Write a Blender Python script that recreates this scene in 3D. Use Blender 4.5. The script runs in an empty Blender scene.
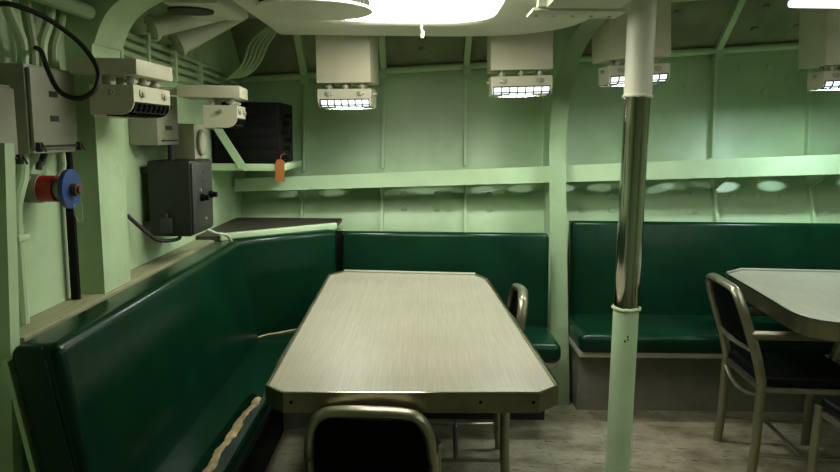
import bpy, bmesh, math, random
from mathutils import Vector, Matrix
random.seed(7)
SC = bpy.context.scene
COL = SC.collection
PI = math.pi

# ------------------------------------------------------------------ materials
def new_mat(name):
    m = bpy.data.materials.new(name); m.use_nodes = True
    nt = m.node_tree; b = nt.nodes['Principled BSDF']
    return m, nt, b

def mat(name, col, rough=.5, metal=0., var=.12, vscale=6., bump=.0, bscale=40., spec=.5, col2=None, stretch=None, coat=0.):
    """painted / plain surface: two tones mixed by noise, optional bump"""
    m, nt, b = new_mat(name)
    N, Lk = nt.nodes, nt.links
    tc = N.new('ShaderNodeTexCoord'); mp = N.new('ShaderNodeMapping')
    if stretch: mp.inputs['Scale'].default_value = stretch
    Lk.new(tc.outputs['Object'], mp.inputs['Vector'])
    nz = N.new('ShaderNodeTexNoise'); nz.inputs['Scale'].default_value = vscale; nz.inputs['Detail'].default_value = 5
    Lk.new(mp.outputs['Vector'], nz.inputs['Vector'])
    cr = N.new('ShaderNodeValToRGB')
    a = [c*(1-var) for c in col]
    c2 = col2 or [min(1, c*(1+var)) for c in col]
    cr.color_ramp.elements[0].position = .35; cr.color_ramp.elements[0].color = (*a, 1)
    cr.color_ramp.elements[1].position = .65; cr.color_ramp.elements[1].color = (*c2, 1)
    Lk.new(nz.outputs['Fac'], cr.inputs['Fac']); Lk.new(cr.outputs['Color'], b.inputs['Base Color'])
    b.inputs['Roughness'].default_value = rough; b.inputs['Metallic'].default_value = metal
    b.inputs['Specular IOR Level'].default_value = spec; b.inputs['Coat Weight'].default_value = coat
    if bump:
        n2 = N.new('ShaderNodeTexNoise'); n2.inputs['Scale'].default_value = bscale; n2.inputs['Detail'].default_value = 3
        Lk.new(mp.outputs['Vector'], n2.inputs['Vector'])
        bp = N.new('ShaderNodeBump'); bp.inputs['Strength'].default_value = bump; bp.inputs['Distance'].default_value = .01
        Lk.new(n2.outputs['Fac'], bp.inputs['Height']); Lk.new(bp.outputs['Normal'], b.inputs['Normal'])
    return m

def emit(name, col, strength):
    m, nt, b = new_mat(name)
    b.inputs['Base Color'].default_value = (.8, .8, .8, 1)
    b.inputs['Emission Color'].default_value = (*col, 1); b.inputs['Emission Strength'].default_value = strength
    return m

M = {}
M['hull'] = mat('hull_green', (.42, .585, .345), .38, var=.10, vscale=3, bump=.4, bscale=7)
M['green'] = mat('green_paint', (.47, .63, .39), .42, var=.07, vscale=5, bump=.12, bscale=25)
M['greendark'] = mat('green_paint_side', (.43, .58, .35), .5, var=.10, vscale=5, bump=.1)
M['lag'] = mat('lagging_overhead', (.22, .24, .15), .8, var=.2, vscale=5, bump=.3, bscale=30)
M['ceil'] = mat('ceiling_paint', (.40, .45, .30), .6, var=.1, vscale=4, bump=.1)
M['cream'] = mat('cream_enamel', (.62, .60, .46), .42, var=.05, vscale=8, bump=.04)
M['white'] = mat('white_enamel', (.70, .70, .58), .4, var=.04, vscale=6, bump=.04)
M['duct'] = mat('duct_paint', (.55, .58, .45), .5, var=.08, vscale=7, bump=.1)
M['vinyl'] = mat('green_vinyl', (.0018, .023, .0098), .27, var=.2, vscale=4, bump=.2, bscale=11, spec=.22)
M['vinyl_worn'] = mat('green_vinyl_worn', (.02, .06, .042), .5, var=.3, vscale=9, bump=.3, bscale=20)
M['foam'] = mat('foam', (.62, .50, .27), .9, var=.3, vscale=25, bump=.8, bscale=60)
M['black'] = mat('black_vinyl', (.004, .005, .0045), .42, var=.2, vscale=5, bump=.12, bscale=20, spec=.14)
M['blackpaint'] = mat('black_paint', (.0035, .0038, .0035), .6, var=.2, vscale=9, bump=.1, spec=.15)
M['rubber'] = mat('black_rubber', (.008, .008, .008), .6, var=.2)
M['alu'] = mat('brushed_aluminium', (.29, .28, .20), .36, metal=.85, var=.14, vscale=8, bump=.08, bscale=60)
M['edge'] = mat('table_edge_metal', (.27, .245, .165), .30, metal=.9, var=.22, vscale=7, bump=.06, bscale=40)
M['chrome'] = mat('chrome', (.44, .43, .37), .12, metal=1., var=.05, vscale=5)
M['steel'] = mat('steel_rail', (.42, .42, .34), .4, metal=.3, var=.1, vscale=6)
M['base'] = mat('bench_base_grey', (.16, .155, .12), .7, var=.12, vscale=12, bump=.15)
M['ledge'] = mat('ledge_wood', (.28, .28, .17), .6, var=.15, vscale=7, stretch=(12, 1, 1), bump=.1)
M['ledgedark'] = mat('dark_linoleum', (.045, .04, .03), .6, var=.25, vscale=9)
M['charcoal'] = mat('charcoal_enamel', (.013, .0145, .013), .5, var=.12, vscale=8, bump=.08)
M['charcoal2'] = mat('charcoal_panel', (.030, .032, .028), .5, var=.1, vscale=8)
M['greybox'] = mat('grey_enamel', (.29, .29, .225), .45, var=.06, vscale=8, bump=.05)
M['plate'] = mat('name_plate', (.03, .03, .025), .4)
M['red'] = mat('red_paint', (.42, .015, .012), .45, var=.1)
M['blue'] = mat('blue_paint', (.02, .06, .23), .45, var=.1)
M['brown'] = mat('brown_bakelite', (.12, .05, .03), .5)
M['orange'] = mat('orange_tag', (.42, .14, .035), .7, var=.12)
M['greencable'] = mat('painted_cable', (.34, .44, .25), .55, var=.1)
M['whitecable'] = mat('white_cable', (.6, .62, .5), .5)
M['darkhole'] = mat('dark_recess', (.02, .022, .016), .8)
M['lampmain'] = emit('lamp_lens_warm', (1, .98, .84), 29.)
M['lampright'] = emit('lamp_lens_right', (1, 1, .88), 5.5)
M['tube'] = emit('fixture_tube', (.90, 1, .95), 4.5)
M['tubecool'] = emit('fixture_tube_cool', (.72, .9, 1.), 4.5)
M['tubelow'] = emit('fixture_tube_down', (.95, 1, .90), 470.)
M['tubecoollow'] = emit('fixture_tube_cool_down', (.78, .98, 1.), 900.)
M['lensoff'] = mat('unlit_lens', (.004, .004, .005), .5, var=.1, spec=.1)

def table_mat():
    m, nt, b = new_mat('table_laminate'); N, Lk = nt.nodes, nt.links
    tc = N.new('ShaderNodeTexCoord'); mp = N.new('ShaderNodeMapping'); mp.inputs['Scale'].default_value = (52, 1.3, 1)
    Lk.new(tc.outputs['Object'], mp.inputs['Vector'])
    n1 = N.new('ShaderNodeTexNoise'); n1.inputs['Scale'].default_value = 3.2; n1.inputs['Detail'].default_value = 6; n1.inputs['Roughness'].default_value = .7
    Lk.new(mp.outputs['Vector'], n1.inputs['Vector'])
    n2 = N.new('ShaderNodeTexNoise'); n2.inputs['Scale'].default_value = 2.6; n2.inputs['Detail'].default_value = 4
    Lk.new(tc.outputs['Object'], n2.inputs['Vector'])
    cr = N.new('ShaderNodeValToRGB')
    cr.color_ramp.elements[0].position = .32; cr.color_ramp.elements[0].color = (.305, .293, .218, 1)
    cr.color_ramp.elements[1].position = .66; cr.color_ramp.elements[1].color = (.40, .387, .30, 1)
    Lk.new(n1.outputs['Fac'], cr.inputs['Fac'])
    mx = N.new('ShaderNodeMix'); mx.data_type = 'RGBA'; mx.blend_type = 'MULTIPLY'
    c2 = N.new('ShaderNodeValToRGB')
    c2.color_ramp.elements[0].position = .3; c2.color_ramp.elements[0].color = (.86, .86, .85, 1)
    c2.color_ramp.elements[1].position = .6; c2.color_ramp.elements[1].color = (1, 1, 1, 1)
    Lk.new(n2.outputs['Fac'], c2.inputs['Fac'])
    mx.inputs['Factor'].default_value = 1
    Lk.new(cr.outputs['Color'], mx.inputs['A']); Lk.new(c2.outputs['Color'], mx.inputs['B'])
    Lk.new(mx.outputs['Result'], b.inputs['Base Color'])
    b.inputs['Roughness'].default_value = .38; b.inputs['Specular IOR Level'].default_value = .4
    return m
M['laminate'] = table_mat()

def floor_mat():
    m, nt, b = new_mat('worn_vinyl_tile'); N, Lk = nt.nodes, nt.links
    tc = N.new('ShaderNodeTexCoord')
    n1 = N.new('ShaderNodeTexNoise'); n1.inputs['Scale'].default_value = 5; n1.inputs['Detail'].default_value = 8; n1.inputs['Roughness'].default_value = .7
    mp = N.new('ShaderNodeMapping'); mp.inputs['Scale'].default_value = (1.0, 1.5, 1); mp.inputs['Rotation'].default_value = (0, 0, .35)
    Lk.new(tc.outputs['Object'], mp.inputs['Vector']); Lk.new(mp.outputs['Vector'], n1.inputs['Vector'])
    cr = N.new('ShaderNodeValToRGB')
    e = cr.color_ramp.elements
    e[0].position = .32; e[0].color = (.10, .088, .055, 1)
    e[1].position = .60; e[1].color = (.32, .295, .21, 1)
    k = e.new(.45); k.color = (.21, .187, .125, 1)
    Lk.new(n1.outputs['Fac'], cr.inputs['Fac'])
    # scuffs
    mp2 = N.new('ShaderNodeMapping'); mp2.inputs['Scale'].default_value = (3.5, 15, 1); mp2.inputs['Rotation'].default_value = (0, 0, -.2)
    Lk.new(tc.outputs['Object'], mp2.inputs['Vector'])
    n2 = N.new('ShaderNodeTexNoise'); n2.inputs['Scale'].default_value = 3.0; n2.inputs['Detail'].default_value = 6; n2.inputs['Roughness'].default_value = .75
    Lk.new(mp2.outputs['Vector'], n2.inputs['Vector'])
    c2 = N.new('ShaderNodeValToRGB')
    c2.color_ramp.elements[0].position = .36; c2.color_ramp.elements[0].color = (.10, .09, .075, 1)
    c2.color_ramp.elements[1].position = .42; c2.color_ramp.elements[1].color = (1, 1, 1, 1)
    Lk.new(n2.outputs['Fac'], c2.inputs['Fac'])
    bt = N.new('ShaderNodeTexBrick'); bt.offset = 0; bt.inputs['Scale'].default_value = 1
    bt.inputs['Brick Width'].default_value = .305; bt.inputs['Row Height'].default_value = .305; bt.inputs['Mortar Size'].default_value = .003
    bt.inputs['Color1'].default_value = (1, 1, 1, 1); bt.inputs['Color2'].default_value = (.93, .92, .90, 1); bt.inputs['Mortar'].default_value = (.80, .78, .74, 1)
    Lk.new(tc.outputs['Object'], bt.inputs['Vector'])
    x1 = N.new('ShaderNodeMix'); x1.data_type = 'RGBA'; x1.blend_type = 'MULTIPLY'; x1.inputs['Factor'].default_value = 1
    x2 = N.new('ShaderNodeMix'); x2.data_type = 'RGBA'; x2.blend_type = 'MULTIPLY'; x2.inputs['Factor'].default_value = 1
    Lk.new(cr.outputs['Color'], x1.inputs['A']); Lk.new(c2.outputs['Color'], x1.inputs['B'])
    Lk.new(x1.outputs['Result'], x2.inputs['A']); Lk.new(bt.outputs['Color'], x2.inputs['B'])
    Lk.new(x2.outputs['Result'], b.inputs['Base Color'])
    b.inputs['Roughness'].default_value = .55
    return m
M['floor'] = floor_mat()

# ------------------------------------------------------------------ mesh helpers
def BM(): return bmesh.new()

def box(bm, lo, hi, bev=0., seg=2, rot=None, about=None):
    lo, hi = Vector(lo), Vector(hi)
    c = (lo+hi)/2; s = hi-lo
    t = bmesh.new()
    bmesh.ops.create_cube(t, size=1, matrix=Matrix.Translation(c) @ Matrix.Diagonal((*s, 1)))
    if bev: bmesh.ops.bevel(t, geom=t.edges[:], offset=bev, segments=seg, profile=.5, affect='EDGES')
    if rot is not None:
        p = Vector(about) if about is not None else c
        bmesh.ops.transform(t, matrix=Matrix.Translation(p) @ rot @ Matrix.Translation(-p), verts=t.verts)
    join(bm, t); return bm

def join(bm, t):
    me = bpy.data.meshes.new('tmp'); t.to_mesh(me); t.free(); bm.from_mesh(me); bpy.data.meshes.remove(me)

def prism(bm, pts, d, bev=0., seg=3, only_top=False):
    """closed polygon (3D pts) pushed along vector d"""
    t = bmesh.new(); d = Vector(d)
    a = [t.verts.new(p) for p in pts]; b_ = [t.verts.new(Vector(p)+d) for p in pts]
    n = len(pts)
    f0 = t.faces.new(a); f1 = t.faces.new(b_[::-1])
    for i in range(n): t.faces.new((a[i], b_[i], b_[(i+1) % n], a[(i+1) % n]))
    bmesh.ops.recalc_face_normals(t, faces=t.faces)
    if bev:
        ed = t.edges[:] if not only_top else [e for e in t.edges if e in f1.edges]
        bmesh.ops.bevel(t, geom=ed, offset=bev, segments=seg, profile=.5, affect='EDGES')
    join(bm, t); return bm

def smooth_path(pts, n=6):
    P = [Vector(p) for p in pts]
    if len(P) < 3: return P
    out = []
    for i in range(len(P)-1):
        p0 = P[max(i-1, 0)]; p1 = P[i]; p2 = P[i+1]; p3 = P[min(i+2, len(P)-1)]
        for k in range(n):
            t = k/n
            out.append(.5*((2*p1)+(-p0+p2)*t+(2*p0-5*p1+4*p2-p3)*t*t+(-p0+3*p1-3*p2+p3)*t**3))
    out.append(P[-1]); return out

def tube(bm, pts, r, seg=10, r2=None, smooth=0, normal=None, radii=None, square=False):
    """swept tube; r along frame normal, r2 across"""
    P = smooth_path(pts, smooth) if smooth else [Vector(p) for p in pts]
    r2 = r2 or r
    t0 = (P[1]-P[0]).normalized()
    nrm = Vector(normal) if normal is not None else (Vector((0, 0, 1)) if abs(t0.z) < .9 else Vector((1, 0, 0)))
    rings = []
    for i, p in enumerate(P):
        if i == 0: t = (P[1]-P[0])
        elif i == len(P)-1: t = (P[-1]-P[-2])
        else: t = (P[i+1]-P[i]).normalized()+(P[i]-P[i-1]).normalized()
        t.normalize()
        nrm = (nrm - t*nrm.dot(t)); nrm.normalize(); bi = t.cross(nrm)
        k = radii[min(len(radii)-1, int(i*len(radii)/len(P)))] if radii and not smooth else 1
        if radii: 
            u = i/(len(P)-1)*(len(radii)-1); j = min(int(u), len(radii)-2); k = radii[j]+(radii[j+1]-radii[j])*(u-j)
        ring = []
        if square:
            for sx, sy in ((1, 1), (-1, 1), (-1, -1), (1, -1)): ring.append(bm.verts.new(p+nrm*r*k*sx+bi*r2*k*sy))
        else:
            for s in range(seg):
                a = 2*PI*s/seg; ring.append(bm.verts.new(p+nrm*math.cos(a)*r*k+bi*math.sin(a)*r2*k))
        rings.append(ring)
    m = len(rings[0])
    for i in range(len(rings)-1):
        for s in range(m): bm.faces.new((rings[i][s], rings[i][(s+1) % m], rings[i+1][(s+1) % m], rings[i+1][s]))
    bm.faces.new(rings[0][::-1]); bm.faces.new(rings[-1])
    return bm

def cyl(bm, a, b, r, seg=20, r2=None):
    a, b = Vector(a), Vector(b); d = b-a
    q = Vector((0, 0, 1)).rotation_difference(d.normalized()).to_matrix().to_4x4()
    bmesh.ops.create_cone(bm, cap_ends=True, segments=seg, radius1=r, radius2=r if r2 is None else r2, depth=d.length,
                          matrix=Matrix.Translation((a+b)/2) @ q)
    return bm

def ball(bm, c, r, s=(1, 1, 1), u=12, v=8):
    bmesh.ops.create_uvsphere(bm, u_segments=u, v_segments=v, radius=r, matrix=Matrix.Translation(c) @ Matrix.Diagonal((*s, 1)))
    return bm

def rounded_poly(pts, rad, n=6):
    """2D polygon, corners rounded; rad number or list"""
    out = []; N = len(pts)
    for i in range(N):
        p = Vector(pts[i]); a = Vector(pts[i-1]); b = Vector(pts[(i+1) % N])
        r = rad[i] if isinstance(rad, (list, tuple)) else rad
        if r <= 0: out.append(p); continue
        u = (a-p).normalized(); v = (b-p).normalized()
        ang = math.acos(max(-1, min(1, u.dot(v)))); d = r/math.tan(ang/2)
        s = p+u*d; e = p+v*d
        for k in range(n+1):
            t = k/n; out.append((1-t)**2*s+2*t*(1-t)*p+t*t*e)
    return out

def obj(name, bm, m, parent=None, smooth=True, local=False, ang=35):
    bmesh.ops.recalc_face_normals(bm, faces=bm.faces)
    if parent is not None and not local:
        bmesh.ops.translate(bm, vec=-world_loc(parent), verts=bm.verts)
    me = bpy.data.meshes.new(name); bm.to_mesh(me); bm.free()
    if smooth:
        me.polygons.foreach_set('use_smooth', [True]*len(me.polygons))
        me.set_sharp_from_angle(angle=math.radians(ang))
    o = bpy.data.objects.new(name, me); COL.objects.link(o)
    me.materials.append(m if not isinstance(m, str) else M[m])
    if parent is not None: o.parent = parent
    return o

def world_loc(p):
    v = Vector((0, 0, 0))
    while p is not None: v = v+Vector(p.location); p = p.parent
    return v

def thing(name, label, cat, loc=(0, 0, 0), group=None, rotz=0):
    o = bpy.data.objects.new(name, None); COL.objects.link(o)
    o.location = loc; o.rotation_euler = (0, 0, rotz); o.empty_display_size = .1
    o['label'] = label; o['category'] = cat
    if group: o['group'] = group
    return o

def tag(o, label, cat, group=None):
    o['label'] = label; o['category'] = cat
    if group: o['group'] = group
    return o

def struct(name, bm, m, **k):
    o = obj(name, bm, m, **k); o['kind'] = 'structure'; return o

# ------------------------------------------------------------------ the compartment
def kn(x): return 1.84+.07*x                       # height of the knuckle bar (the deck rises to the right)
def st(x): return 1.154+.0452*(x+.97)              # centre height of the stringer flange
def sw(x): return .074+.0115*(x+.97)               # width of the stringer flange
def hull_y(x, h):
    P = [(0., 4.12), (.9, 4.17), (1.25, 4.325), (kn(x), 4.38)]
    for (h0, y0), (h1, y1) in zip(P, P[1:]):
        if h <= h1: return y0+(y1-y0)*(h-h0)/(h1-h0)
    return 4.37
CEIL = 2.07
def hd(x): return 2.14+.07*x                       # deck head height
XL, XR, YB = -1.08, 3.6, -1.1

struct('floor', box(BM(), (XL-.1, YB-.1, -.06), (XR+.1, 4.4, 0)), 'floor')
struct('ceiling', prism(BM(), [(XL-.1, YB-.1, hd(XL-.1)), (XR+.1, YB-.1, hd(XR+.1)), (XR+.1, YB-.1, hd(XR+.1)+.05), (XL-.1, YB-.1, hd(XL-.1)+.05)], (0, 4.03-YB+.1, 0)), 'ceil')
# hull plating with the fastener caps of the insulation
bm = BM()
xs = [XL-.1+i*(XR-XL+.2)/24 for i in range(25)]
rows = []
for x in xs:
    hs = [0, .3, .6, .9, 1.02, 1.12, 1.25, 1.25+(kn(x)-1.25)*.35, 1.25+(kn(x)-1.25)*.7, kn(x)]
    rows.append([bm.verts.new((x, hull_y(x, h), h)) for h in hs])
for a, b in zip(rows, rows[1:]):
    for j in range(len(a)-1): bm.faces.new((a[j], b[j], b[j+1], a[j+1]))
geo = bmesh.ops.extrude_face_region(bm, geom=bm.faces[:])
bmesh.ops.translate(bm, vec=(0, .06, 0), verts=[v for v in geo['geom'] if isinstance(v, bmesh.types.BMVert)])
frames_x = [-.71, -.23, .27, 1.26, 1.78, 2.36, 2.95]
spots = [(-.50, .62), (-.06, 1.02), (.05, .62), (.47, .60), (.93, .45), (1.42, .55), (1.5, .3), (1.62, .62), (1.95, .8), (2.1, .5), (2.24, .62), (2.12, .78), (1.34, .2), (-.45, .2), (.1, .15), (-.3, .35)]
for x, u in spots:
    h = 1.34+.06*x+(kn(x)-1.34-.06*x)*min(u, .95)
    cyl(bm, (x, hull_y(x, h)-.006, h), (x, hull_y(x, h)+.01, h), .022, 14, r2=.024)
for x in (-.6, -.45, -.1, .1, .17, .42, .98, 1.16, 1.4, 1.66, 1.9, 2.05, 2.2, 2.45):
    for h in (1.0, 1.09):
        if random.random() < .6: cyl(bm, (x, hull_y(x, h)-.006, h), (x, hull_y(x, h)+.01, h), .020, 14, r2=.022)
struct('wall_back', bm, 'hull')
# sloped lagged overhead from knuckle to flat ceiling
bm = BM()
prev = None
for x in xs:
    a = bm.verts.new((x, 4.37, kn(x))); b = bm.verts.new((x, 4.02, hd(x)+.002))
    c = bm.verts.new((x, 4.43, kn(x))); d = bm.verts.new((x, 4.02, hd(x)+.09))
    if prev:
        for q in ((prev[0], a, b, prev[1]), (prev[2], c, d, prev[3]), (prev[0], a, c, prev[2]), (prev[1], b, d, prev[3])): bm.faces.new(q)
    prev = (a, b, c, d)
for x in (-1.0, -.5, .0, .52, 1.35, 1.45, 1.95, 2.05, 2.2):
    for u in (.35, .7):
        if random.random() < .6:
            y = 4.37-.35*u; h = kn(x)+(hd(x)-kn(x))*u
            ball(bm, (x, y, h), .022, (1, 1, .6))
struct('ceiling_slope', bm, 'lag')
struct('wall_left', box(BM(), (XL-.1, YB-.1, 0), (XL, 4.4, hd(XL))), 'green')
struct('wall_right', box(BM(), (XR, YB-.1, 0), (XR+.1, 4.4, hd(XR))), 'green')
struct('wall_front', box(BM(), (XL-.1, YB-.1, 0), (XR+.1, YB, hd(XL))), 'green')

# thin frame flanges on the hull, each its own trim
n = 1
for x in frames_x:
    bm = BM()
    pts = [(x, hull_y(x, h)-.018, h) for h in (.02, .5, .9, st(x)-.05)]
    tube(bm, pts, .008, r2=.022, square=True, normal=(1, 0, 0))
    pts = [(x, hull_y(x, h)-.018, h) for h in (st(x)+.05, 1.45, 1.6, kn(x)-.02)]
    tube(bm, pts, .008, r2=.022, square=True, normal=(1, 0, 0))
    # bracket under the stringer
    hb = st(x)-sw(x)/2
    prism(bm, [(x-.004, 4.03, hb), (x-.004, hull_y(x, hb), hb), (x-.004, hull_y(x, hb-.1), hb-.11)], (.008, 0, 0))
    # overhead part of the frame
    y1, h1 = 4.03, hd(x)
    tube(bm, [(x, 4.34, kn(x)+.0), (x, y1, h1-.025)], .018, r2=.022, square=True, normal=(1, 0, 0))
    box(bm, (x-.022, 4.30, kn(x)-.05), (x+.022, 4.36, kn(x)-.01))
    struct('trim_%d' % n, bm, 'green'); n += 1

# knuckle bar
bm = BM()
tube(bm, [(x, 4.325, kn(x)) for x in (XL, 0, 1, 2, XR)], .020, seg=10)
struct('trim_%d' % n, bm, 'green'); n += 1

# stringer: flange plus deck plate with lightening holes
cu = bpy.data.curves.new('plate', 'CURVE'); cu.dimensions = '2D'; cu.fill_mode = 'BOTH'; cu.extrude = .004
def spl(pts):
    s = cu.splines.new('POLY'); s.points.add(len(pts)-1); s.use_cyclic_u = True
    for p, q in zip(s.points, pts): p.co = (q[0], q[1], 0, 1)
spl([(XL, 3.995), (XR, 3.995), (XR, 4.345), (XL, 4.345)])
for hx in (-.72, -.5, -.05, .12, .40, .585, .89, 1.08, 1.45, 1.60, 1.92, 2.14, 2.52, 2.7):
    spl([(hx+.064*math.cos(a), 4.13+.044*math.sin(a)) for a in [2*PI*k/28 for k in range(28)]])
co = bpy.data.objects.new('plate', cu); COL.objects.link(co)
dg = bpy.context.evaluated_depsgraph_get()
pm = bpy.data.meshes.new_from_object(co.evaluated_get(dg))
bpy.data.objects.remove(co); bpy.data.curves.remove(cu)
bm = BM(); bm.from_mesh(pm); bpy.data.meshes.remove(pm)
for v in bm.verts:
    v.co.z += st(v.co.x)-.012
prev = None
for x in [XL+.02+i*(XR-XL-.02)/20 for i in range(21)]:
    c, w = st(x), sw(x)
    q = [bm.verts.new(p) for p in ((x, 3.99, c-w/2), (x, 3.99, c+w/2), (x, 4.0, c+w/2), (x, 4.0, c-w/2))]
    if prev:
        for i in range(4): bm.faces.new((prev[i], q[i], q[(i+1) % 4], prev[(i+1) % 4]))
    else: bm.faces.new(q)
    prev = q
bm.faces.new(prev[::-1])
struct('trim_%d' % n, bm, 'green'); n += 1

# the big web frame between the two back benches, running up into a deck beam
path = [(3.64, 0), (3.73, .6), (3.885, 1.30), (3.90, 1.46), (3.86, 1.62), (3.73, 1.78), (3.50, 1.89), (3.22, 1.945), (2.9, 1.965), (2.2, 1.97), (0, 1.97)]
sp = smooth_path([(0, y, h) for y, h in path], 5)
bm = BM()
prev = None
for p in sp:
    w = .058-.012*min(1, p.z/.5)
    cx = .768-.012*min(1, p.z/1.2)
    
    q = [bm.verts.new((cx-w, p.y, p.z)), bm.verts.new((cx+w, p.y, p.z))]
    if prev: bm.faces.new((prev[0], q[0], q[1], prev[1]))
    prev = q
geo = bmesh.ops.solidify(bm, geom=bm.faces[:], thickness=.012)
ww = [(.744, p.y+.003, p.z+.003) for p in sp if p.z <= 1.99]
web = [(.744, 4.115, 0)] + ww + [(.744, 0, hd(.744)), (.744, 4.03, hd(.744)), (.744, 4.36, kn(.75)), (.744, 4.28, 1.25), (.744, 4.16, .9)]
prism(bm, web[::-1], (.012, 0, 0))
struct('trim_%d' % n, bm, 'green'); n += 1

# web frame on the left wall, running up into its deck beam
path = [(-1.0, 0), (-1.0, .9), (-1.0, 1.62), (-.987, 1.72), (-.94, 1.81), (-.855, 1.868), (-.78, 1.883), (-.70, 1.888)]
sp = smooth_path([(x, 0, h) for x, h in path], 5)
bm = BM()
y0, y1 = 2.175, 2.375
out = [(p.x, y0, p.z) for p in sp] + [(-.70, y0, CEIL)] + [(XL, y0, CEIL), (XL, y0, 0)]
prism(bm, out, (0, y1-y0, 0))
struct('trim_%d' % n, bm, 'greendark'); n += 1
# a narrow post at the extreme left
struct('trim_%d' % n, tube(BM(), [(-1.062, 1.66, 0), (-1.029, 1.66, .6), (-1.011, 1.66, .94), (-.989, 1.66, 1.42)], .021, r2=.02, square=True, normal=(1, 0, 0)), 'green'); n += 1
# ------------------------------------------------------------------ benches
def slab(bm, pts, th, bev, seg=4):
    """upright or flat cushion from a quad front face pts, thickness vector th"""
    return prism(bm, pts, th, bev, seg)

# --- left wall bench
b = thing('wall_bench', 'long dark green vinyl bench along the left wall, front edge of its seat torn open', 'bench', (-.75, 2.4, 0), 'green vinyl mess benches')
bm = BM()
prism(bm, [(-.765, 1.60, .44), (-.765, 3.27, .44), (-.852, 3.27, .948), (-.852, 1.60, .948)], (-.128, 0, -.010), .028, 5)
obj('backrest', bm, 'vinyl', b)
bm = BM()
tube(bm, [(-.80, 1.597, .45), (-.868, 1.597, .80), (-.886, 1.60, .90), (-.90, 1.61, .938)], .004, seg=6)
obj('piping', bm, 'vinyl', b)
bm = BM()
prism(bm, [(-.80, 1.62, .36), (-.80, 3.265, .36), (-.566, 3.265, .36), (-.566, 1.62, .36)], (0, 0, .10), .026, 5)
obj('seat_cushion', bm, 'vinyl', b)
# torn edge: foam strip and ragged vinyl lips
bm = BM()
prev = None
N = 26
for i in range(N):
    y = 1.66+i*(2.52-1.66)/(N-1)
    dx = -.008+.028*i/(N-1); wob = random.uniform(-.007, .007); e = math.sin(PI*i/(N-1))**.5
    q = [bm.verts.new((-.632+wob-.006*e+dx, y, .4612)), bm.verts.new((-.618+wob+dx, y, .466+random.uniform(0, .005)*e)), bm.verts.new((-.606+wob*.6+.004*e+dx, y, .4585)), bm.verts.new((-.596, y, .4600))]
    if prev:
        for k in range(3): bm.faces.new((prev[k], q[k], q[k+1], prev[k+1]))
    prev = q
bmesh.ops.solidify(bm, geom=bm.faces[:], thickness=.006)
tf = obj('torn_foam', bm, 'foam', b); tf['label'] = 'yellow foam showing through the torn seat edge'
for sgn in (-1, 1):
    bm = BM(); prev = None; NN = 46
    for i in range(NN):
        u = i/(NN-1); y = 1.65+u*.90; dx = -.008+.028*u; r = random.uniform(-.006, .006)+.006*math.sin(u*23)
        if sgn < 0: pts = ((-.668+dx, y, .4605), (-.646+r+dx, y, .4655), (-.636+r*1.3+dx, y, .4675))
        else: pts = ((-.609+r*.9+dx, y, .4655), (-.572, y, .4602), (-.5625, y, .405))
        q = [bm.verts.new(p) for p in pts]
        if prev:
            for k in range(2): bm.faces.new((prev[k], q[k], q[k+1], prev[k+1]))
        prev = q
    bmesh.ops.solidify(bm, geom=bm.faces[:], thickness=.003)
    o = obj('torn_vinyl_flap', bm, 'vinyl_worn' if sgn > 0 else 'vinyl', b)
obj('bench_base', box(BM(), (-.87, 1.66, 0), (-.66, 3.265, .365)), 'blackpaint', b)  # near-black colour puts the shade under seat and table into the base
obj('back_board', prism(BM(), [(-.898, 1.612, .40), (-.898, 3.26, .40), (-.984, 3.26, .90), (-.984, 1.612, .90)], (-.012, 0, 0)), 'green', b)

# --- corner piece
b = thing('corner_bench', 'short dark green vinyl bench back set diagonally across the corner, below the dark corner shelf', 'bench', (-.65, 3.5, 0), 'green vinyl mess benches')
bm = BM()
A, Bp = Vector((-.872, 3.272, 0)), Vector((-.434, 3.665, 0))
dirv = (Bp-A).normalized(); nin = Vector((dirv.y, -dirv.x, 0))     # towards the room
prism(bm, [A+nin*.02+Vector((0, 0, .44)), Bp+nin*.015+Vector((0, 0, .44)), Bp+Vector((0, 0, .945)), A+dirv*-.01+Vector((0, 0, .945))], -nin*.09, .03, 5)
obj('backrest', bm, 'vinyl', b)
bm = BM()
prism(bm, [(-.84, 3.272, .36), (-.566, 3.272, .36), (-.402, 3.26, .36), (-.402, 3.59, .36), (-.46, 3.62, .36)], (0, 0, .097), .018, 3)
obj('seat_cushion', bm, 'vinyl', b)
obj('bench_base', prism(BM(), [(-.78, 3.275, 0), (-.66, 3.275, 0), (-.42, 3.34, 0), (-.41, 3.6, 0), (-.48, 3.6, 0)], (0, 0, .362)), 'base', b)

bm = BM(); tube(bm, [(-.80, 3.30, .456), (-.755, 3.352, .4605), (-.70, 3.395, .459), (-.64, 3.44, .461), (-.58, 3.50, .458)], .0035, seg=6, smooth=4)
fp = obj('frayed_piping', bm, 'foam', b); fp['label'] = 'frayed pale edge of torn piping'
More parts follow.
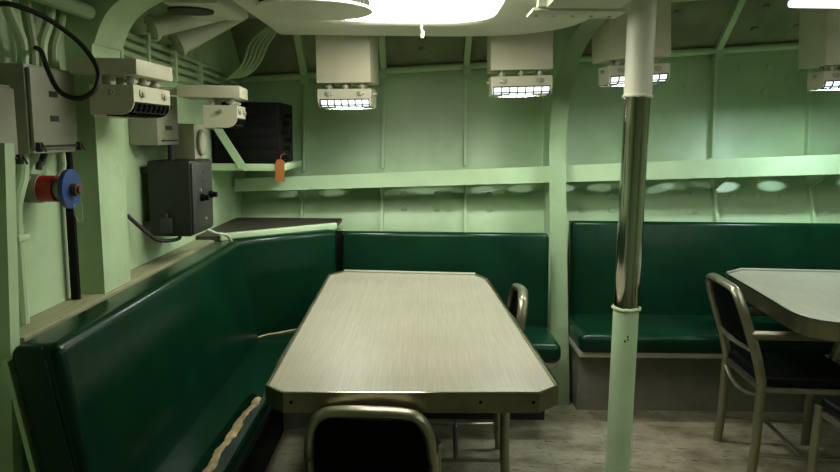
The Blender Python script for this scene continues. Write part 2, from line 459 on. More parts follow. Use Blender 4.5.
# --- back benches
def back_bench(label, x0, x1, ytop, ybot, htop, yfront, seat_l, seat_r, ybase, hs):
    b = thing('wall_bench', label, 'bench', ((x0+x1)/2, yfront+.2, 0), 'green vinyl mess benches')
    bm = BM()
    prism(bm, [(x0, ybot, hs-.03), (x1, ybot, hs-.03), (x1, ytop, htop), (x0, ytop, htop)], (0, .085, -.01), .026, 5)
    obj('backrest', bm, 'vinyl', b)
    bm = BM()
    prism(bm, [(seat_l, yfront, hs-.10), (seat_r, yfront, hs-.10), (seat_r, ybot+.02, hs-.10), (seat_l, ybot+.02, hs-.10)], (0, 0, .10), .036, 6)
    obj('seat_cushion', bm, 'vinyl', b)
    bm = BM(); box(bm, (seat_l+.015, yfront+.03, hs-.125), (seat_r-.01, yfront+.055, hs-.095), .003)
    box(bm, (seat_l+.005, yfront+.03, hs-.125), (seat_l+.03, ybot, hs-.095), .003)
    box(bm, (seat_r-.03, yfront+.03, hs-.125), (seat_r-.005, ybot, hs-.095), .003)
    o = obj('seat_rail', bm, 'steel', b); o['label'] = 'pale metal rail under the seat'
    obj('bench_base', box(BM(), (seat_l+.03, ybase, 0), (seat_r-.04, ybot+.05, hs-.12)), 'base' if x0 > 0 else 'charcoal', b)  # left base darker: shade under the table put into its colour
    obj('back_board', box(BM(), (x0-.05 if x0 < 0 else x0+.01, ytop+.088, .3), (x1-.01, ytop+.1, htop-.012)), 'blackpaint', b)  # black board, widened on the left, stands in for shade in the bench gap
    return b
back_bench('dark green vinyl bench on the back wall behind the left mess table', -.412, .684, 3.65, 3.585, .94, 3.25, -.395, .69, 3.43, .455)
back_bench('dark green vinyl bench on the back wall behind the right mess table and the pole', .858, 3.45, 3.95, 3.86, .972, 3.42, .815, 3.45, 3.57, .455)

# ledges
o = obj('wall_ledge', prism(BM(), [(XL, 1.69, .915), (XL, 3.32, .915), (-.985, 3.32, .915), (-.985, 1.69, .915)], (0, 0, .022), .003), 'ledge')
tag(o, 'narrow wooden ledge along the left wall behind the long bench', 'ledge')
t = thing('corner_shelf', 'dark topped triangular shelf filling the corner behind the diagonal bench back', 'shelf', (-.8, 3.8, .9))
obj('shelf_top', prism(BM(), [(XL, 3.33, .935), (XL, 4.10, .935), (-.46, 4.10, .935), (-.46, 3.80, .935), (-.96, 3.335, .935)], (0, 0, .018)), 'ledgedark', t)
e0, e1 = Vector((-.955, 3.325, .93)), Vector((-.452, 3.79, .93))
o = obj('edge_strip', prism(BM(), [e0, e1, e1+Vector((-.024, .026, 0)), e0+Vector((-.024, .026, 0))], (0, 0, .034), .003), 'green', t)
o['label'] = 'pale green strip along the shelf front'

# ------------------------------------------------------------------ tables
def offset_poly(pts, d):
    out = []; N = len(pts)
    for i in range(N):
        p = Vector(pts[i]); a = (p-Vector(pts[i-1])).normalized(); b = (Vector(pts[(i+1) % N])-p).normalized()
        n1 = Vector((a.y, -a.x)); n2 = Vector((b.y, -b.x)); m = (n1+n2); m.normalize()
        out.append(p+m*d/max(.3, m.dot(n1)))
    return out

def mess_table(label, outline, lip, cols, band=.057):
    """outline counter-clockwise (x,y)"""
    cx = sum(p[0] for p in outline)/len(outline); cy = sum(p[1] for p in outline)/len(outline)
    t = thing('mess_table', label, 'table', (cx, cy, 0), 'mess tables')
    O = [Vector(p) for p in outline]
    obj('tabletop', prism(BM(), [(p.x, p.y, .715) for p in offset_poly(O, -.006)], (0, 0, .034)), 'laminate', t)
    bm = BM(); inn = offset_poly(O, -.007); out = offset_poly(O, .002)
    N = len(O); rings = []
    for ring, h in ((inn, .753), (out, .753), (out, .753-band), (inn, .753-band)): rings.append([bm.verts.new((p.x, p.y, h)) for p in ring])
    for k in range(4):
        a, b_ = rings[k], rings[(k+1) % 4]
        for i in range(N): bm.faces.new((a[i], a[(i+1) % N], b_[(i+1) % N], b_[i]))
    rb = BM(); tube(rb, [(p.x, p.y, .7535) for p in out+[out[0]]], .0028, seg=6); obj('rim_glint_bead', rb, 'chrome', t)  # bead added to draw the bright glint along the band's top edge
    ed = obj('edge_band', bm, 'edge', t); ed['label'] = 'metal band around the table edge'
    bm = BM(); tube(bm, [(p[0], p[1], .755) for p in lip], .006, seg=8)
    obj('raised_lip', bm, 'steel', t)
    for (x, y, nx, ny) in SCREWS.pop(0):
        d = Vector((nx, ny, 0)).normalized()
        obj('screw', cyl(BM(), Vector((x, y, .727))-d*.003, Vector((x, y, .727))+d*.003, .0045, 10), 'blackpaint', ed)
    for (x, y) in cols:
        bm = BM(); cyl(bm, (x, y, .03), (x, y, .70), .038, 20)
        c = obj('pedestal', bm, 'charcoal', t)
        bm = BM(); cyl(bm, (x, y, 0), (x, y, .022), .19, 28); cyl(bm, (x, y, .022), (x, y, .06), .17, 28, r2=.05)
        obj('base', bm, 'blackpaint', t)
        bm = BM(); box(bm, (x-.15, y-.15, .695), (x+.15, y+.15, .716))
        obj('mounting_plate', bm, 'charcoal', t)
    return t
SCREWS = [[(-.345, 1.813, 0, -1), (.17, 1.827, 0, -1), (.315, 1.831, 0, -1)], [(1.62, 2.589, 0, -1)]]
t1 = [(-.366, 1.815), (.331, 1.833), (.393, 1.893), (.331, 3.36), (.284, 3.47), (-.390, 3.515), (-.452, 3.42), (-.424, 1.868)]
mess_table('long cream laminate table with clipped corners, in the middle of the foreground',
           t1, [(-.385, 3.512), (.28, 3.467)], [(-.06, 2.52)])
t2 = rounded_poly([(1.492, 2.60), (2.75, 2.50), (2.80, 3.60), (1.72, 3.68), (1.585, 3.56)], [.17, .2, .05, .0, .0], 8)
mess_table('cream topped table with rounded metal banded edge, cut off by the right photo edge',
           t2, [(1.60, 3.575), (1.715, 3.675), (2.79, 3.597)], [(2.3, 3.05)], band=.072)

# ------------------------------------------------------------------ chairs
def mess_chair(label, loc, rotz, w=.40, h=.82, arms=True, lean=.0):
    t = thing('mess_chair', label, 'chair', (0, 0, 0), 'metal framed mess chairs')
    a = w/2-.014
    def P(bm_pts): return bm_pts
    # back loop
    ys, yt = -.195, -.262-lean
    pts = [(-a, ys, .44), (-a, ys+(yt-ys)*.27, .56), (-a+.004, ys+(yt-ys)*.68, h-.14), (-a+.012, ys+(yt-ys)*.87, h-.075), (-a+.04, yt+.002, h-.028), (-a+.085, yt-.002, h-.014),
           (0, yt-.012, h-.008), (a-.085, yt-.002, h-.014), (a-.04, yt+.002, h-.028), (a-.012, ys+(yt-ys)*.87, h-.075), (a-.004, ys+(yt-ys)*.68, h-.14), (a, ys+(yt-ys)*.27, .56), (a, ys, .44)]
    obj('back_frame', tube(BM(), pts, .014, r2=.021, smooth=4, normal=(1, 0, 0), seg=12), 'alu', t, local=True)
    # pad, curved between posts
    bm = BM(); nx, nz = 10, 8; g = []
    for j in range(nz+1):
        v = j/nz; z = h-.265+v*.23; row = []
        for i in range(nx+1):
            u = i/nx*2-1
            ww = a-.006 if v < .72 else (a-.006)-(.055*((v-.72)/.28)**2)
            y = ys+(yt-ys)*max(0, (z-.45)/(h-.45)) - .016*(1-u*u) + .004
            row.append(bm.verts.new((u*ww, y, z)))
        g.append(row)
    for j in range(nz):
        for i in range(nx): bm.faces.new((g[j][i], g[j][i+1], g[j+1][i+1], g[j+1][i]))
    bmesh.ops.solidify(bm, geom=bm.faces[:], thickness=.022)
    obj('back_pad', bm, 'black', t, local=True)
    obj('back_rail', tube(BM(), [(-a, ys+(yt-ys)*.3, h-.27), (0, ys+(yt-ys)*.3-.02, h-.275), (a, ys+(yt-ys)*.3, h-.27)], .008, r2=.014, smooth=5, normal=(0, 0, 1)), 'alu', t, local=True)
    obj('lower_brace', tube(BM(), [(-a, ys-.002, .385), (-a*.5, ys-.010, .355), (0, ys-.014, .346), (a*.5, ys-.010, .355), (a, ys-.002, .385)], .007, r2=.012, smooth=5, normal=(0, 0, 1)), 'alu', t, local=True)
    for s in (-1, 1):
        obj('leg', tube(BM(), [(s*a, ys, .45), (s*a, ys-.002, .33), (s*a, ys-.004, .15), (s*a, ys-.014, 0)], .014, r2=.020, smooth=4, normal=(1, 0, 0)), 'alu', t, local=True)
    yf = .20
    for s in (-1, 1):
        if arms:
            obj('leg', tube(BM(), [(s*a, yf, 0), (s*a, yf, .15), (s*a, yf+.004, .26), (s*a, yf+.035, .345), (s*a, yf+.09, .43), (s*a, yf+.115, .53)], .014, r2=.020, smooth=5, normal=(1, 0, 0)), 'alu', t, local=True)
            obj('armrest', tube(BM(), [(s*a, yf+.115, .525), (s*a, yf+.105, .59), (s*a, yf+.06, .630), (s*a, yf-.01, .640), (s*a, 0, .642), (s*a, ys+(yt-ys)*.5, .640)], .014, r2=.020, smooth=5, normal=(1, 0, 0)), 'alu', t, local=True)
        else:
            obj('leg', tube(BM(), [(s*a, yf, 0), (s*a, yf, .2), (s*a, yf-.005, .43)], .014, r2=.020, normal=(1, 0, 0)), 'alu', t, local=True)
        obj('stretcher', tube(BM(), [(s*a, ys-.014, .12), (s*a, yf, .11)], .007, r2=.011, normal=(0, 0, 1)), 'alu', t, local=True)
    obj('cross_stretcher', tube(BM(), [(-a, .0, .115), (a, .0, .115)], .007, r2=.011, normal=(0, 0, 1)), 'alu', t, local=True)
    bm = BM()
    fr = rounded_poly([(-a, ys-.005), (a, ys-.005), (a, yf+.02), (-a, yf+.02)], [.03, .03, .05, .05], 5)
    prism(bm, [(p.x, p.y, .395) for p in fr], (0, 0, .022))
    obj('seat_frame', bm, 'alu', t, local=True)
    fr = rounded_poly([(-a+.006, ys+.004), (a-.006, ys+.004), (a-.006, yf+.025), (-a+.006, yf+.025)], [.03, .03, .05, .05], 5)
    obj('seat', prism(BM(), [(p.x, p.y, .417) for p in fr], (0, 0, .048), .016, 3), 'black', t, local=True)
    t.location = loc; t.rotation_euler = (0, 0, rotz)
    return t
D = math.radians
mess_chair('metal chair with black padded back at the near end of the long table', (-.117, 2.035, 0), D(-3), .372, .73, arms=False)
mess_chair('metal chair pushed in at the right side of the left table, facing left', (.165, 2.92, 0), D(88), .40, .805, arms=False)
mess_chair('metal armchair with black seat at the left end of the right table, facing right', (1.640, 2.99, 0), D(-94), .43, .838, arms=True, lean=.05)
mess_chair('metal chair of which only a leg and seat corner show at the right edge', (1.735, 2.385, 0), D(2), .40, .82, arms=False)

# ------------------------------------------------------------------ pole
px, py = .788, 2.6
t = thing('support_pole', 'round support pole painted white above, bare chrome in the middle, pale green below', 'pole', (px, py, 0))
o = obj('lower_sleeve', cyl(BM(), (px, py, 0), (px, py, .80), .0475, 28), 'green', t); o['label'] = 'pale green painted lower section'
o = obj('bare_tube', cyl(BM(), (px, py, .795), (px, py, 1.60), .0465, 32), 'chrome', t); o['label'] = 'bare polished metal middle section'
o = obj('upper_sleeve', cyl(BM(), (px, py, 1.595), (px, py, hd(px)-.002), .050, 28), 'white', t); o['label'] = 'white painted upper section'
for hh, m in ((.803, 'green'), (1.595, 'white')):
    bm = BM()
    ring = [(px+.049*math.cos(a), py+.049*math.sin(a), hh+random.uniform(-.003, .003)) for a in [2*PI*k/24 for k in range(25)]]
    tube(bm, ring, .0065, seg=7)
    obj('collar', bm, m, t)
low = [c for c in t.children if c.name.startswith('lower')][0]
for dx, dz in ((-.012, -.115), (-.002, -.098), (-.001, -.108)): obj('paint_chip', ball(BM(), (px+dx, py-.0465, .80+dz), .004, (1, .4, 1.2), 8, 6), 'blackpaint', low)


# ------------------------------------------------------------------ hanging lamps with louvred lens
def louvre_lamp(label, loc, rz, L=.27, Dp=.20, drop=.25, on='tube', tilt=0., bracket=0.):
    """local: long axis x, room side -y, origin at the underside of the drop box"""
    t = thing('hanging_lamp', label, 'lamp', (0, 0, 0), 'louvred lamps')
    h = L/2
    obj('drop_box', box(BM(), (-h, -Dp/2, 0), (h, Dp/2, drop), .003), 'cream', t, local=True)
    if bracket:
        for xb in (-h*.5, h*.5-.03): obj('wall_bracket', box(BM(), (xb, Dp/2, drop-.03), (xb+.03, Dp/2+bracket, drop-.005)), 'cream', t, local=True)
    for x in (-h*.62, 0, h*.62):
        bm = BM(); cyl(bm, (x, -Dp/2+.04, -.03), (x, -Dp/2+.04, 0), .011, 12); cyl(bm, (x, -Dp/2+.04, -.02), (x, -Dp/2+.04, -.011), .018, 12)
        obj('shock_mount', bm, 'steel', t, local=True)
        obj('shock_mount', cyl(BM(), (x, -Dp/2+.11, -.03), (x, -Dp/2+.11, 0), .011, 12), 'steel', t, local=True)
    # body: profile in y,z extruded along x, lower room-side corner left open for the lens
    y0 = -Dp/2+.012; y1 = y0+.125
    prof = [(y1, -.028), (y1, -.118), (y1-.006, -.118), (y1-.006, -.108), (y0+.085, -.112), (y0+.085, -.076), (y0, -.076), (y0, -.028)]
    bm = BM(); prism(bm, [(-h+.008, y, z) for y, z in prof], (L-.016, 0, 0))
    body = obj('lamp_body', bm, 'cream', t, local=True)
    # end cheeks with a rounded lower corner
    ck = [(y1, -.028), (y1, -.112)] + [(y0+.04-.04*math.sin(a), -.072-.04*math.cos(a)) for a in [k*PI/2/6 for k in range(7)]] + [(y0, -.028)]
    for s in (-1, 1):
        bm = BM(); x0 = s*(h-.008); prism(bm, [(x0, y, z) for y, z in ck], (s*.008, 0, 0))
        ec = obj('end_cheek', bm, 'cream', body, local=True)
        bm = BM(); cyl(bm, (s*(h-.002), y0+.06, -.05), (s*(h+.012), y0+.06, -.05), .009, 12); cyl(bm, (s*(h+.012), y0+.06, -.05), (s*(h+.018), y0+.06, -.05), .005, 10)
        obj('thumb_screw', bm, 'steel', body, local=True)
    for x in (-h*.6, h*.6):
        bm = BM(); box(bm, (x-.018, y0-.004, -.058), (x+.018, y0, -.040), .002); box(bm, (x-.008, y0-.009, -.062), (x+.008, y0-.003, -.046), .002)
        obj('latch', bm, 'steel', body, local=True)
    # curved lens along the lower room-side corner, and the louvre bars over it
    R0 = .036
    arc = [(y0+.003, -.077)] + [(y0+R0+.003-R0*math.cos(a), -.077-R0*math.sin(a)*.92) for a in [k*PI/2/6 for k in range(1, 7)]] + [(y0+.084, -.1105)]
    bm = BM(); prism(bm, [(-h+.012, y, z) for y, z in arc+[(y0+.084, -.078)]], (L-.024, 0, 0))
    obj('lens', bm, on, t, local=True)
    if on != 'lensoff':
        obj('bulb_cover', box(BM(), (-.055, y0+.035, -.1125), (.055, y1-.008, -.1095)), on+'low', t, local=True)
    bm = BM()
    ob = [(y-.002*(1 if k < 5 else 0), z-.002*(1 if k > 1 else 0)) for k, (y, z) in enumerate(arc)]
    nb = 7; thk = .0026
    for k in range(nb+1):
        x = -h+.012+(L-.024)*k/nb
        for p, q in zip(ob, ob[1:]): tube(bm, [(x, p[0], p[1]), (x, q[0], q[1])], thk, square=True)
    for y, z in (ob[0], ob[3], ob[5]): tube(bm, [(-h+.01, y, z), (h-.01, y, z)], thk, square=True)
    obj('louvre', bm, 'blackpaint' if on == 'lensoff' else 'charcoal', t, local=True)
    t.location = loc; t.rotation_euler = (0, -tilt, rz)
    return t
louvre_lamp('louvred lamp under a tall white drop box, leftmost on the back wall', (-.352, 3.45, 1.684), D(-7), .258, .22, hd(-.352)-1.684, 'tube', D(1))
louvre_lamp('louvred lamp under a tall white drop box just left of the curved green frame', (.468, 3.45, 1.752), 0, .288, .22, hd(.468)-1.752, 'tube', D(2))
louvre_lamp('louvred lamp under a white drop box behind the white and chrome pole', (1.003, 3.45, 1.810), D(7), .302, .22, hd(1.003)-1.81, 'tube', D(4))
louvre_lamp('louvred lamp under a white drop box at the far right edge, glowing bluish', (2.11, 3.62, 1.812), D(5), .308, .22, hd(2.11)-1.812, 'tubecool', D(3.5))
louvre_lamp('unlit louvred lamp under a flat cream tray, beside the left wall above the electrical boxes', (-.895, 2.155, 1.607), D(90), .29, .19, .045, 'lensoff', 0, .01)
louvre_lamp('unlit louvred lamp under a flat cream tray, in front of the black equipment rack', (-.812, 2.79, 1.578), D(96), .22, .23, .045, 'lensoff', 0, .14)

# ------------------------------------------------------------------ overhead lamps
def rrect(x0, x1, y0, y1, r, h, n=10, left=None):
    if left is not None: r = [left, r, r, left]
    return [(p.x, p.y, h) for p in rounded_poly([(x0, y0), (x1, y0), (x1, y1), (x0, y1)], r, n)]
t = thing('ceiling_lamp', 'large overexposed white ceiling lamp with rounded housing above the left table', 'lamp', (-.1, 2.2, CEIL))
x0, x1, y0, y1 = -.40, .272, 2.0, 2.945
bm = BM()
prism(bm, rrect(x0, x1, y0, y1, .24, 1.90), (0, 0, .012))
obj('lens', bm, 'lampmain', t)
bm = BM()
loops = [(0.0, 0.0, .24, 1.908), (.006, .006, .24, 1.897), (.04, .02, .26, 1.889), (.12, .06, .34, 1.887), (.36, .31, .56, 1.887), (.38, .325, .57, 1.90), (.38, .325, .57, 9)]
R_ = []
for dx, dy, r, h in loops:
    R_.append([bm.verts.new(p if h < 5 else (p[0], p[1], hd(p[0])-.001)) for p in rrect(x0-dx*.66, x1+dx, y0-dx, y1+dy, r, h, left=max(.03, r-dx*2))])
for a, b_ in zip(R_, R_[1:]):
    for i in range(len(a)): bm.faces.new((a[i], a[(i+1) % len(a)], b_[(i+1) % len(a)], b_[i]))
bm.faces.new(R_[-1])
obj('housing', bm, 'white', t)
bm = BM()
p0 = Vector((-.012, 2.62, 1.899)); p1 = Vector((.003, 2.62, 1.80))
for k in range(15):
    ball(bm, p0.lerp(p1, k/14)+Vector((.002*math.sin(k*1.7), 0, 0)), .0046 if k < 12 else .007, u=8, v=6)
tube(bm, [p0, p1], .001, seg=5)
obj('pull_chain', bm, 'whitecable', t)

t = thing('ceiling_lamp', 'bright white ceiling lamp at the top right edge above the right table', 'lamp', (1.9, 2.2, CEIL))
obj('lens', prism(BM(), rrect(1.375, 2.45, .45, 2.77, .05, 1.94, 4), (0, 0, .02), .006), 'lampright', t)  # near end of the lens lengthened out of view to add frontal light
obj('housing', box(BM(), (1.385, .44, 1.957), (2.48, 2.76, 2.23)), 'white', t)

t = thing('air_diffuser', 'round white disc air diffuser hanging in front of the bright ceiling lamp', 'vent', (-.365, 2.47, 1.86))
bm = BM(); cyl(bm, (-.365, 2.47, 1.862), (-.365, 2.47, 1.870), .196, 48); cyl(bm, (-.365, 2.47, 1.859), (-.365, 2.47, 1.862), .19, 48, r2=.196)
obj('face_plate', bm, 'white', t)
bm = BM(); cyl(bm, (-.365, 2.47, 1.870), (-.365, 2.47, 1.903), .182, 40)
for k in range(60):
    a = 2*PI*k/60; box(bm, (-.365+.183*math.cos(a)-.003, 2.47+.183*math.sin(a)-.003, 1.870), (-.365+.183*math.cos(a)+.003, 2.47+.183*math.sin(a)+.003, 1.897))
obj('grille', bm, 'darkhole', t)

# ------------------------------------------------------------------ ducts
t = thing('air_duct', 'riveted cream sheet metal duct overhead, between the bright lamp and the white pole', 'duct', (.5, 1.9, 1.85))
obj('trunk', box(BM(), (.385, 1.1, 1.842), (.61, 2.26, 1.886)), 'duct', t)
bm = BM(); box(bm, (.347, 2.27, 1.836), (.642, 2.41, 1.846), .002)
fl = obj('flange', bm, 'duct', t)
for k in range(5):
    obj('rivet', ball(BM(), (.37+.06*k, 2.36, 1.835), .007, (1, 1, .6), 10, 6), 'duct', fl)
bm = BM(); box(bm, (.36, 2.25, 1.846), (.63, 2.29, 1.886)); obj('end_collar', bm, 'duct', t)
t = thing('air_duct', 'pale rectangular duct overhead at the left, just left of the round diffuser', 'duct', (-.77, 2.55, 1.95))
bm = BM(); prism(bm, [(p.x, 2.735, p.y) for p in rounded_poly([(-.89, 1.868), (-.672, 1.868), (-.672, 1.96), (-.89, 1.96)], [.06, .012, .01, .01], 6)], (0, -.35, 0))
obj('trunk', bm, 'duct', t)
for yy in (2.45, 2.66): obj('hanger', box(BM(), (-.80, yy, 1.958), (-.76, yy+.04, hd(-.80)-.001)), 'duct', t)
bm = BM()
cyl(bm, (-.805, 2.52, 1.861), (-.805, 2.52, 1.869), .078, 32)  # solid disc; shade inside the opening put into its dark colour
o = obj('vent_opening_shade', bm, 'darkhole', t); o['label'] = 'dark disc standing in for the shaded opening in the duct underside'
def flanged(label, a, b_, r0, r1, fr):
    t = thing('vent_pipe', label, 'pipe', a, 'flanged ventilation pipes')
    a, b_ = Vector(a), Vector(b_); d = (b_-a).normalized()
    obj('pipe', cyl(BM(), a, b_, r0, 24, r2=r1), 'duct', t)
    f = obj('flange', cyl(BM(), a-d*.012, a, fr, 24), 'duct', t)
    u = d.orthogonal().normalized(); v = d.cross(u)
    for k in range(8):
        an = 2*PI*k/8; c = a+(u*math.cos(an)+v*math.sin(an))*(fr*.84)
        obj('bolt', cyl(BM(), c-d*.02, c-d*.011, .005, 8), 'duct', f)
    return t
flanged('thin flanged vent pipe running from the curved left frame to the overhead duct', (-1.0, 2.70, 1.835), (-.735, 2.90, 1.955), .038, .045, .050)
flanged('tapered flanged vent pipe in the left corner, behind the overhead duct', (-1.0, 2.96, 1.815), (-.77, 3.12, 1.965), .052, .034, .06)

# ------------------------------------------------------------------ electrical equipment on the left wall
def junction_box(label, y0, y1, h0, h1, xf=-1.0):
    t = thing('junction_box', label, 'electrical box', (XL, (y0+y1)/2, h0), 'grey junction boxes on the left wall')
    obj('body', box(BM(), (XL, y0, h0), (xf-.012, y1, h1), .003), 'greybox', t)
    d = obj('door', box(BM(), (xf-.010, y0+.006, h0+.012), (xf, y1-.006, h1-.008), .003), 'greybox', t)
    yc = (y0+y1)/2
    for hp in (.085, .15): obj('name_plate', box(BM(), (xf, yc-.03, h0+hp), (xf+.002, yc+.012, h0+hp+.016)), 'plate', d)
    bm = BM(); tube(bm, [(xf+.004, y0+.02, h0+.02), (xf+.004, y1-.02, h0+.02)], .003, seg=8)
    obj('hinge_rod', bm, 'charcoal', d)
    for y in (y0+.018, y1-.012):
        bm = BM(); box(bm, (xf-.002, y-.008, h0+.005), (xf+.012, y+.008, h0+.03), .003); tube(bm, [(xf+.012, y, h0+.03), (xf+.02, y+.006, h0+.005)], .003, seg=6)
        obj('latch', bm, 'charcoal', d)
    return t
junction_box('large grey junction box on the left wall, cut by the left edge of the photo', 1.46, 1.757, 1.36, 1.558)
junction_box('square grey junction box on the left wall above the red and blue socket', 1.82, 2.065, 1.388, 1.618)

t = thing('power_socket', 'red banded power socket with round blue cap, on the left wall', 'socket', (XL, 1.93, 1.29))
y, h = 1.93, 1.29
bm = BM(); cyl(bm, (XL, y, h), (-1.045, y, h), .040, 24); box(bm, (XL, y-.035, h-.035), (-1.06, y+.035, h+.035), .004)
obj('housing', bm, 'greybox', t)
obj('red_band', cyl(BM(), (-1.045, y, h), (-1.003, y, h), .0365, 28), 'red', t)
obj('neck', cyl(BM(), (-1.003, y, h), (-.975, y, h), .028, 24), 'greybox', t)
cp = obj('cap', cyl(BM(), (-.975, y, h), (-.962, y, h), .054, 36), 'blue', t)
bm = BM(); cyl(bm, (-.962, y, h-.002), (-.945, y, h-.002), .018, 16); cyl(bm, (-.945, y, h-.002), (-.938, y, h-.002), .011, 12)
obj('knob', bm, 'brown', cp)
bm = BM()
ch = smooth_path([(-.960, y, h-.045), (-.957, y, h-.075), (-.948, y, h-.092), (-.938, y, h-.08), (-.938, y, h-.05), (-.940, y, h-.01)], 6)
for p in ch: ball(bm, p, .0022, u=6, v=4)
obj('chain', bm, 'steel', cp)

t = thing('control_cabinet', 'charcoal control cabinet with two black knobs on the left wall above the long bench', 'cabinet', (XL, 2.8, 1.05))
obj('body', box(BM(), (-1.045, 2.68, 1.047), (-.884, 2.955, 1.338), .006), 'charcoal', t)
o = obj('front_panel', box(BM(), (-.884, 2.69, 1.057), (-.876, 2.945, 1.328), .003), 'charcoal2', t)
for yy, hh in ((2.79, 1.19), (2.90, 1.193)):
    bm = BM(); cyl(bm, (-.876, yy, hh), (-.862, yy, hh), .015, 16); cyl(bm, (-.862, yy, hh), (-.845, yy, hh), .011, 14)
    obj('knob', bm, 'blackpaint', o)
fpn = o
for hh in (1.25, 1.285): obj('label_strip', box(BM(), (-.876, 2.812, hh), (-.874, 2.848, hh+.007)), 'plate', fpn)
for yy, hh in ((2.84, 1.1), (2.78, 1.22)): obj('indicator', cyl(BM(), (-.876, yy, hh), (-.871, yy, hh), .006, 10), 'steel', fpn)
bm = BM(); box(bm, (-1.0, 2.665, 1.06), (-.955, 2.682, 1.12), .003); cyl(bm, (-.978, 2.672, 1.12), (-.978, 2.672, 1.14), .008, 10)
obj('side_switch', bm, 'charcoal2', t)
for hh in (1.085, 1.29): obj('mounting_bracket', box(BM(), (XL, 2.70, hh), (-1.045, 2.93, hh+.02), .002), 'charcoal2', t)

t = thing('switch_box', 'tall grey switch box on the left wall above the charcoal cabinet', 'electrical box', (XL, 2.72, 1.4))
obj('body', box(BM(), (XL, 2.61, 1.398), (-.972, 2.835, 1.585), .004), 'greybox', t)
for hh in (1.535, 1.455):
    obj('name_plate', box(BM(), (-.972, 2.69, hh), (-.970, 2.76, hh+.016)), 'plate', t)
bm = BM(); tube(bm, [(-.968, 2.64, 1.415), (-.968, 2.81, 1.415)], .003, seg=6)
obj('hinge_rod', bm, 'charcoal', t)
obj('conduit_stub', cyl(BM(), (-.985, 2.77, 1.338), (-.985, 2.77, 1.40), .011, 12), 'charcoal', t)

t = thing('gauge_box', 'small pale box with a round gauge on top of the charcoal cabinet', 'gauge', (-.98, 2.95, 1.345))
obj('body', box(BM(), (-1.03, 2.885, 1.338), (-.925, 3.03, 1.482), .005), 'cream', t)
bm = BM(); cyl(bm, (-.925, 2.96, 1.405), (-.915, 2.96, 1.405), .055, 28)
obj('bezel', bm, 'greybox', t)
obj('dial', cyl(BM(), (-.915, 2.96, 1.405), (-.913, 2.96, 1.405), .045, 28), 'cream', t)
obj('wall_foot', box(BM(), (XL, 2.92, 1.39), (-1.03, 3.0, 1.43)), 'greybox', t)

# ------------------------------------------------------------------ equipment rack in the corner
t = thing('rack_shelf', 'pale green bracket shelf in the corner carrying the black equipment rack', 'shelf', (-.9, 3.8, 1.27))
obj('shelf_board', box(BM(), (XL, 3.58, 1.255), (-.70, 4.15, 1.29), .003), 'green', t)
t = thing('shelf_brace', 'pale green diagonal flat bar bracing the corner shelf from above', 'brace', (-.9, 3.572, 1.27))
obj('flat_bar', tube(BM(), [(XL+.005, 3.572, 1.545), (-.905, 3.572, 1.272)], .019, r2=.006, square=True, normal=(1, 0, .6)), 'green', t)
obj('end_plate', cyl(BM(), (-.89, 3.578, 1.272), (-.89, 3.564, 1.272), .017, 12), 'green', t)
t = thing('equipment_rack', 'black equipment rack standing on the corner shelf', 'rack', (-.88, 3.8, 1.29))
obj('case', box(BM(), (-1.06, 3.61, 1.29), (-.722, 3.98, 1.602), .006), 'blackpaint', t)
bm = BM()
for k in range(5): box(bm, (-1.04, 3.608, 1.31+.057*k), (-.74, 3.612, 1.36+.057*k), .002)
obj('front_panel', bm, 'blackpaint', t)
for k in range(6):
    bm = BM(); hh = 1.325+.043*k; yy = 3.66+.05*(k % 3)
    cyl(bm, (-.722, yy, hh), (-.694, yy, hh), .012, 12); cyl(bm, (-.694, yy, hh), (-.686, yy, hh), .016, 12)
    obj('connector', bm, 'blackpaint', t)
bm = BM(); tube(bm, [(-.722, 3.64, 1.32), (-.69, 3.60, 1.305), (-.675, 3.59, 1.325)], .004, seg=6, smooth=3)
obj('hook', bm, 'blackpaint', t)
t = thing('hanging_tag', 'orange paper tag hanging from the front of the corner shelf', 'tag', (-.715, 3.57, 1.2))
bm = BM(); prism(bm, [(-.740, 3.572, 1.20), (-.694, 3.566, 1.205), (-.690, 3.569, 1.30), (-.705, 3.572, 1.315), (-.728, 3.572, 1.315), (-.738, 3.573, 1.30)], (0, -.002, 0))
obj('card', bm, 'orange', t)
bm = BM(); tube(bm, [(-.716, 3.57, 1.31), (-.712, 3.60, 1.335), (-.695, 3.62, 1.345)], .0012, seg=5)
obj('string', bm, 'orange', t)

# ------------------------------------------------------------------ pipes and cables
def pipe(name, label, cat, pts, r, m, sm=5, group=None, seg=10):
    o = obj(name, tube(BM(), pts, r, seg=seg, smooth=sm), m); tag(o, label, cat, group); return o
pipe('conduit', 'pale green conduit bending down the left wall from the junction boxes to the ledge', 'pipe', [(-1.058, 1.868, 1.387), (-1.058, 1.862, 1.33), (-1.060, 1.825, 1.25), (-1.060, 1.82, 1.17), (-1.060, 1.82, 1.0), (-1.060, 1.82, .936)], .016, 'green')
pipe('conduit', 'black vertical pipe on the left wall beside the green frame', 'pipe', [(-1.055, 2.10, 1.42), (-1.055, 2.10, .936)], .014, 'blackpaint', 0)
o = obj('pipe_clip', box(BM(), (XL, 1.795, 1.16), (-1.040, 1.85, 1.178), .003), 'green'); tag(o, 'pipe clip holding the green conduit midway down the left wall', 'clip')
pipe('conduit', 'thin grey loop of cable into the back of the red socket', 'cable', [(-1.05, 1.965, 1.39), (-1.055, 1.955, 1.36), (-1.056, 1.945, 1.356), (-1.056, 1.94, 1.342)], .009, 'charcoal')
pipe('conduit', 'short pale conduit between the junction box and the blue capped socket', 'pipe', [(-1.03, 2.02, 1.39), (-1.03, 2.02, 1.34), (-1.04, 1.995, 1.305), (-1.05, 1.986, 1.293)], .009, 'green')
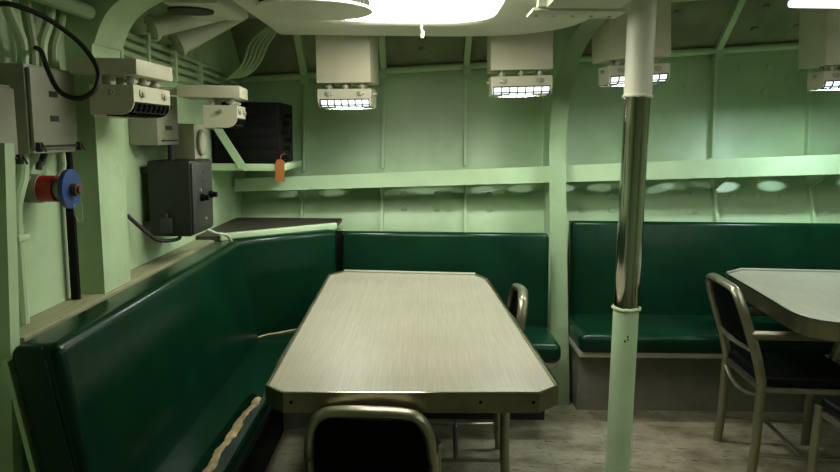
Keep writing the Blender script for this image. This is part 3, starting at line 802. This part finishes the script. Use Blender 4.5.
for k, (ya, yb, lab) in enumerate([(1.86, 1.80, 'nearest of four pale conduits rising from the grey junction box to the deck head'), (1.91, 1.90, 'second from the near end of four pale conduits above the grey junction box'),
                                   (1.96, 2.03, 'third from the near end of four pale conduits above the grey junction box'), (2.02, 2.09, 'farthest of four pale conduits above the grey junction box, next to the frame')]):
    pipe('conduit', lab, 'pipe', [(-1.035, ya, 1.615), (-1.035, ya, 1.68), (-1.04, yb, 1.80), (-1.04, yb, CEIL)], .014, 'greencable' if k % 2 else 'green', 5, 'conduits above the junction box')
for k in range(3):
    pipe('pipe', ['lowest of three pipes running along the top of the left wall near the camera', 'middle of three pipes running along the top of the left wall near the camera', 'topmost of three pipes running along the top of the left wall near the camera'][k], 'pipe',
         [(-1.0+.012*k, 1.0, 1.80+.062*k), (-1.0, 2.17, 1.80+.062*k)], .022-.003*k, 'greencable', 0, 'pipes along the top of the left wall')
pipe('power_cable', 'thick black cable looping down in front of the left junction boxes', 'cable',
     [(-1.02, 1.70, 1.735), (-.98, 1.72, 1.745), (-.93, 1.78, 1.725), (-.875, 1.83, 1.675), (-.825, 1.82, 1.610), (-.815, 1.79, 1.560), (-.835, 1.77, 1.533), (-.865, 1.76, 1.530), (-.90, 1.765, 1.550), (-.935, 1.79, 1.60), (-.985, 1.86, 1.65), (-1.02, 1.9, 1.665)], .0065, 'rubber', 6)
pipe('power_cable', 'black cable looping from the wall into the bottom of the charcoal cabinet', 'cable',
     [(-1.075, 2.55, 1.145), (-1.05, 2.56, 1.115), (-1.01, 2.58, 1.07), (-.985, 2.60, 1.045), (-.955, 2.64, 1.038), (-.942, 2.69, 1.036), (-.940, 2.71, 1.0395)], .0075, 'rubber')
pipe('power_cable', 'white cable lying over the bench top below the charcoal cabinet', 'cable',
     [(-.93, 2.94, 1.05), (-.925, 3.05, 1.02), (-.92, 3.14, .995), (-.905, 3.22, .978), (-.90, 3.27, .955), (-.898, 3.30, .93)], .006, 'whitecable')
cl = ['lowest', 'second lowest', 'second highest', 'topmost']
for k in range(4):
    h = 1.685+.034*k
    pipe('wall_cable', '%s of four green painted cables running along the upper left wall to the corner' % cl[k], 'cable',
         [(-1.062, 2.38, h+.012), (-1.062, 2.8, h), (-1.062, 3.3, h-.008), (-1.062, 4.2, h-.03)], .012, 'greencable', 4, 'painted cables on the upper left wall')
for yy in (2.5, 2.75, 3.05, 3.4):
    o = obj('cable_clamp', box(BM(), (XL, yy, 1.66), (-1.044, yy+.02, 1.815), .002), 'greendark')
    tag(o, {2.5: 'green clamp over the painted cables, nearest to the curved frame', 2.75: 'green clamp over the painted cables above the tall grey switch box', 3.05: 'green clamp over the painted cables behind the second lamp tray', 3.4: 'green clamp over the painted cables nearest the equipment rack'}[yy], 'clamp', 'cable clamps')
t = thing('cable_bundle', 'bundle of green painted cables sweeping from the deck head down into the left corner', 'cables', (-.55, 3.5, 1.98))
for k in range(5):
    d = .022*k
    obj('cable', tube(BM(), [(-.49, 3.50+d*.3, hd(-.49)-.002), (-.56, 3.50+d*.3, 2.01), (-.72+d*.6, 3.55, 1.98), (-.85+d, 3.60, 1.90), (-.90+d*.9, 3.63, 1.80), (-.97+d*.7, 3.66, 1.735), (-1.072, 3.72, 1.69+d*.4)], .0065, smooth=6), 'greencable', t)
pipe('pipe', 'thin pale pipe running under the deck head right of the pole', 'pipe', [(.757, 3.84, 2.125), (1.3, 3.84, 2.16), (2.2, 3.84, 2.215), (XR, 3.84, 2.30)], .007, 'green', 0)

# ------------------------------------------------------------------ camera and world
w = bpy.data.worlds.new('World'); SC.world = w; w.use_nodes = True
w.node_tree.nodes['Background'].inputs['Color'].default_value = (0, 0, 0, 1)
cam = bpy.data.cameras.new('camera'); co = bpy.data.objects.new('camera', cam); COL.objects.link(co)
cam.sensor_width = 36; cam.lens = 30.0; cam.clip_start = .02
pt, rho = math.radians(8.29), math.radians(.6)
F = Vector((0, math.cos(pt), -math.sin(pt))); U0 = Vector((0, math.sin(pt), math.cos(pt))); X = Vector((1, 0, 0))
R3 = X*math.cos(rho)+U0*math.sin(rho); U3 = U0*math.cos(rho)-X*math.sin(rho)
mm = Matrix((R3, U3, -F)).transposed().to_4x4(); mm.translation = (0, 0, 1.45)
co.matrix_world = mm
SC.camera = co
SC.view_settings.view_transform = 'Standard'; SC.view_settings.look = 'None'
SC.view_settings.exposure = -1.3; SC.view_settings.gamma = 1; SC.view_settings.use_curve_mapping = False
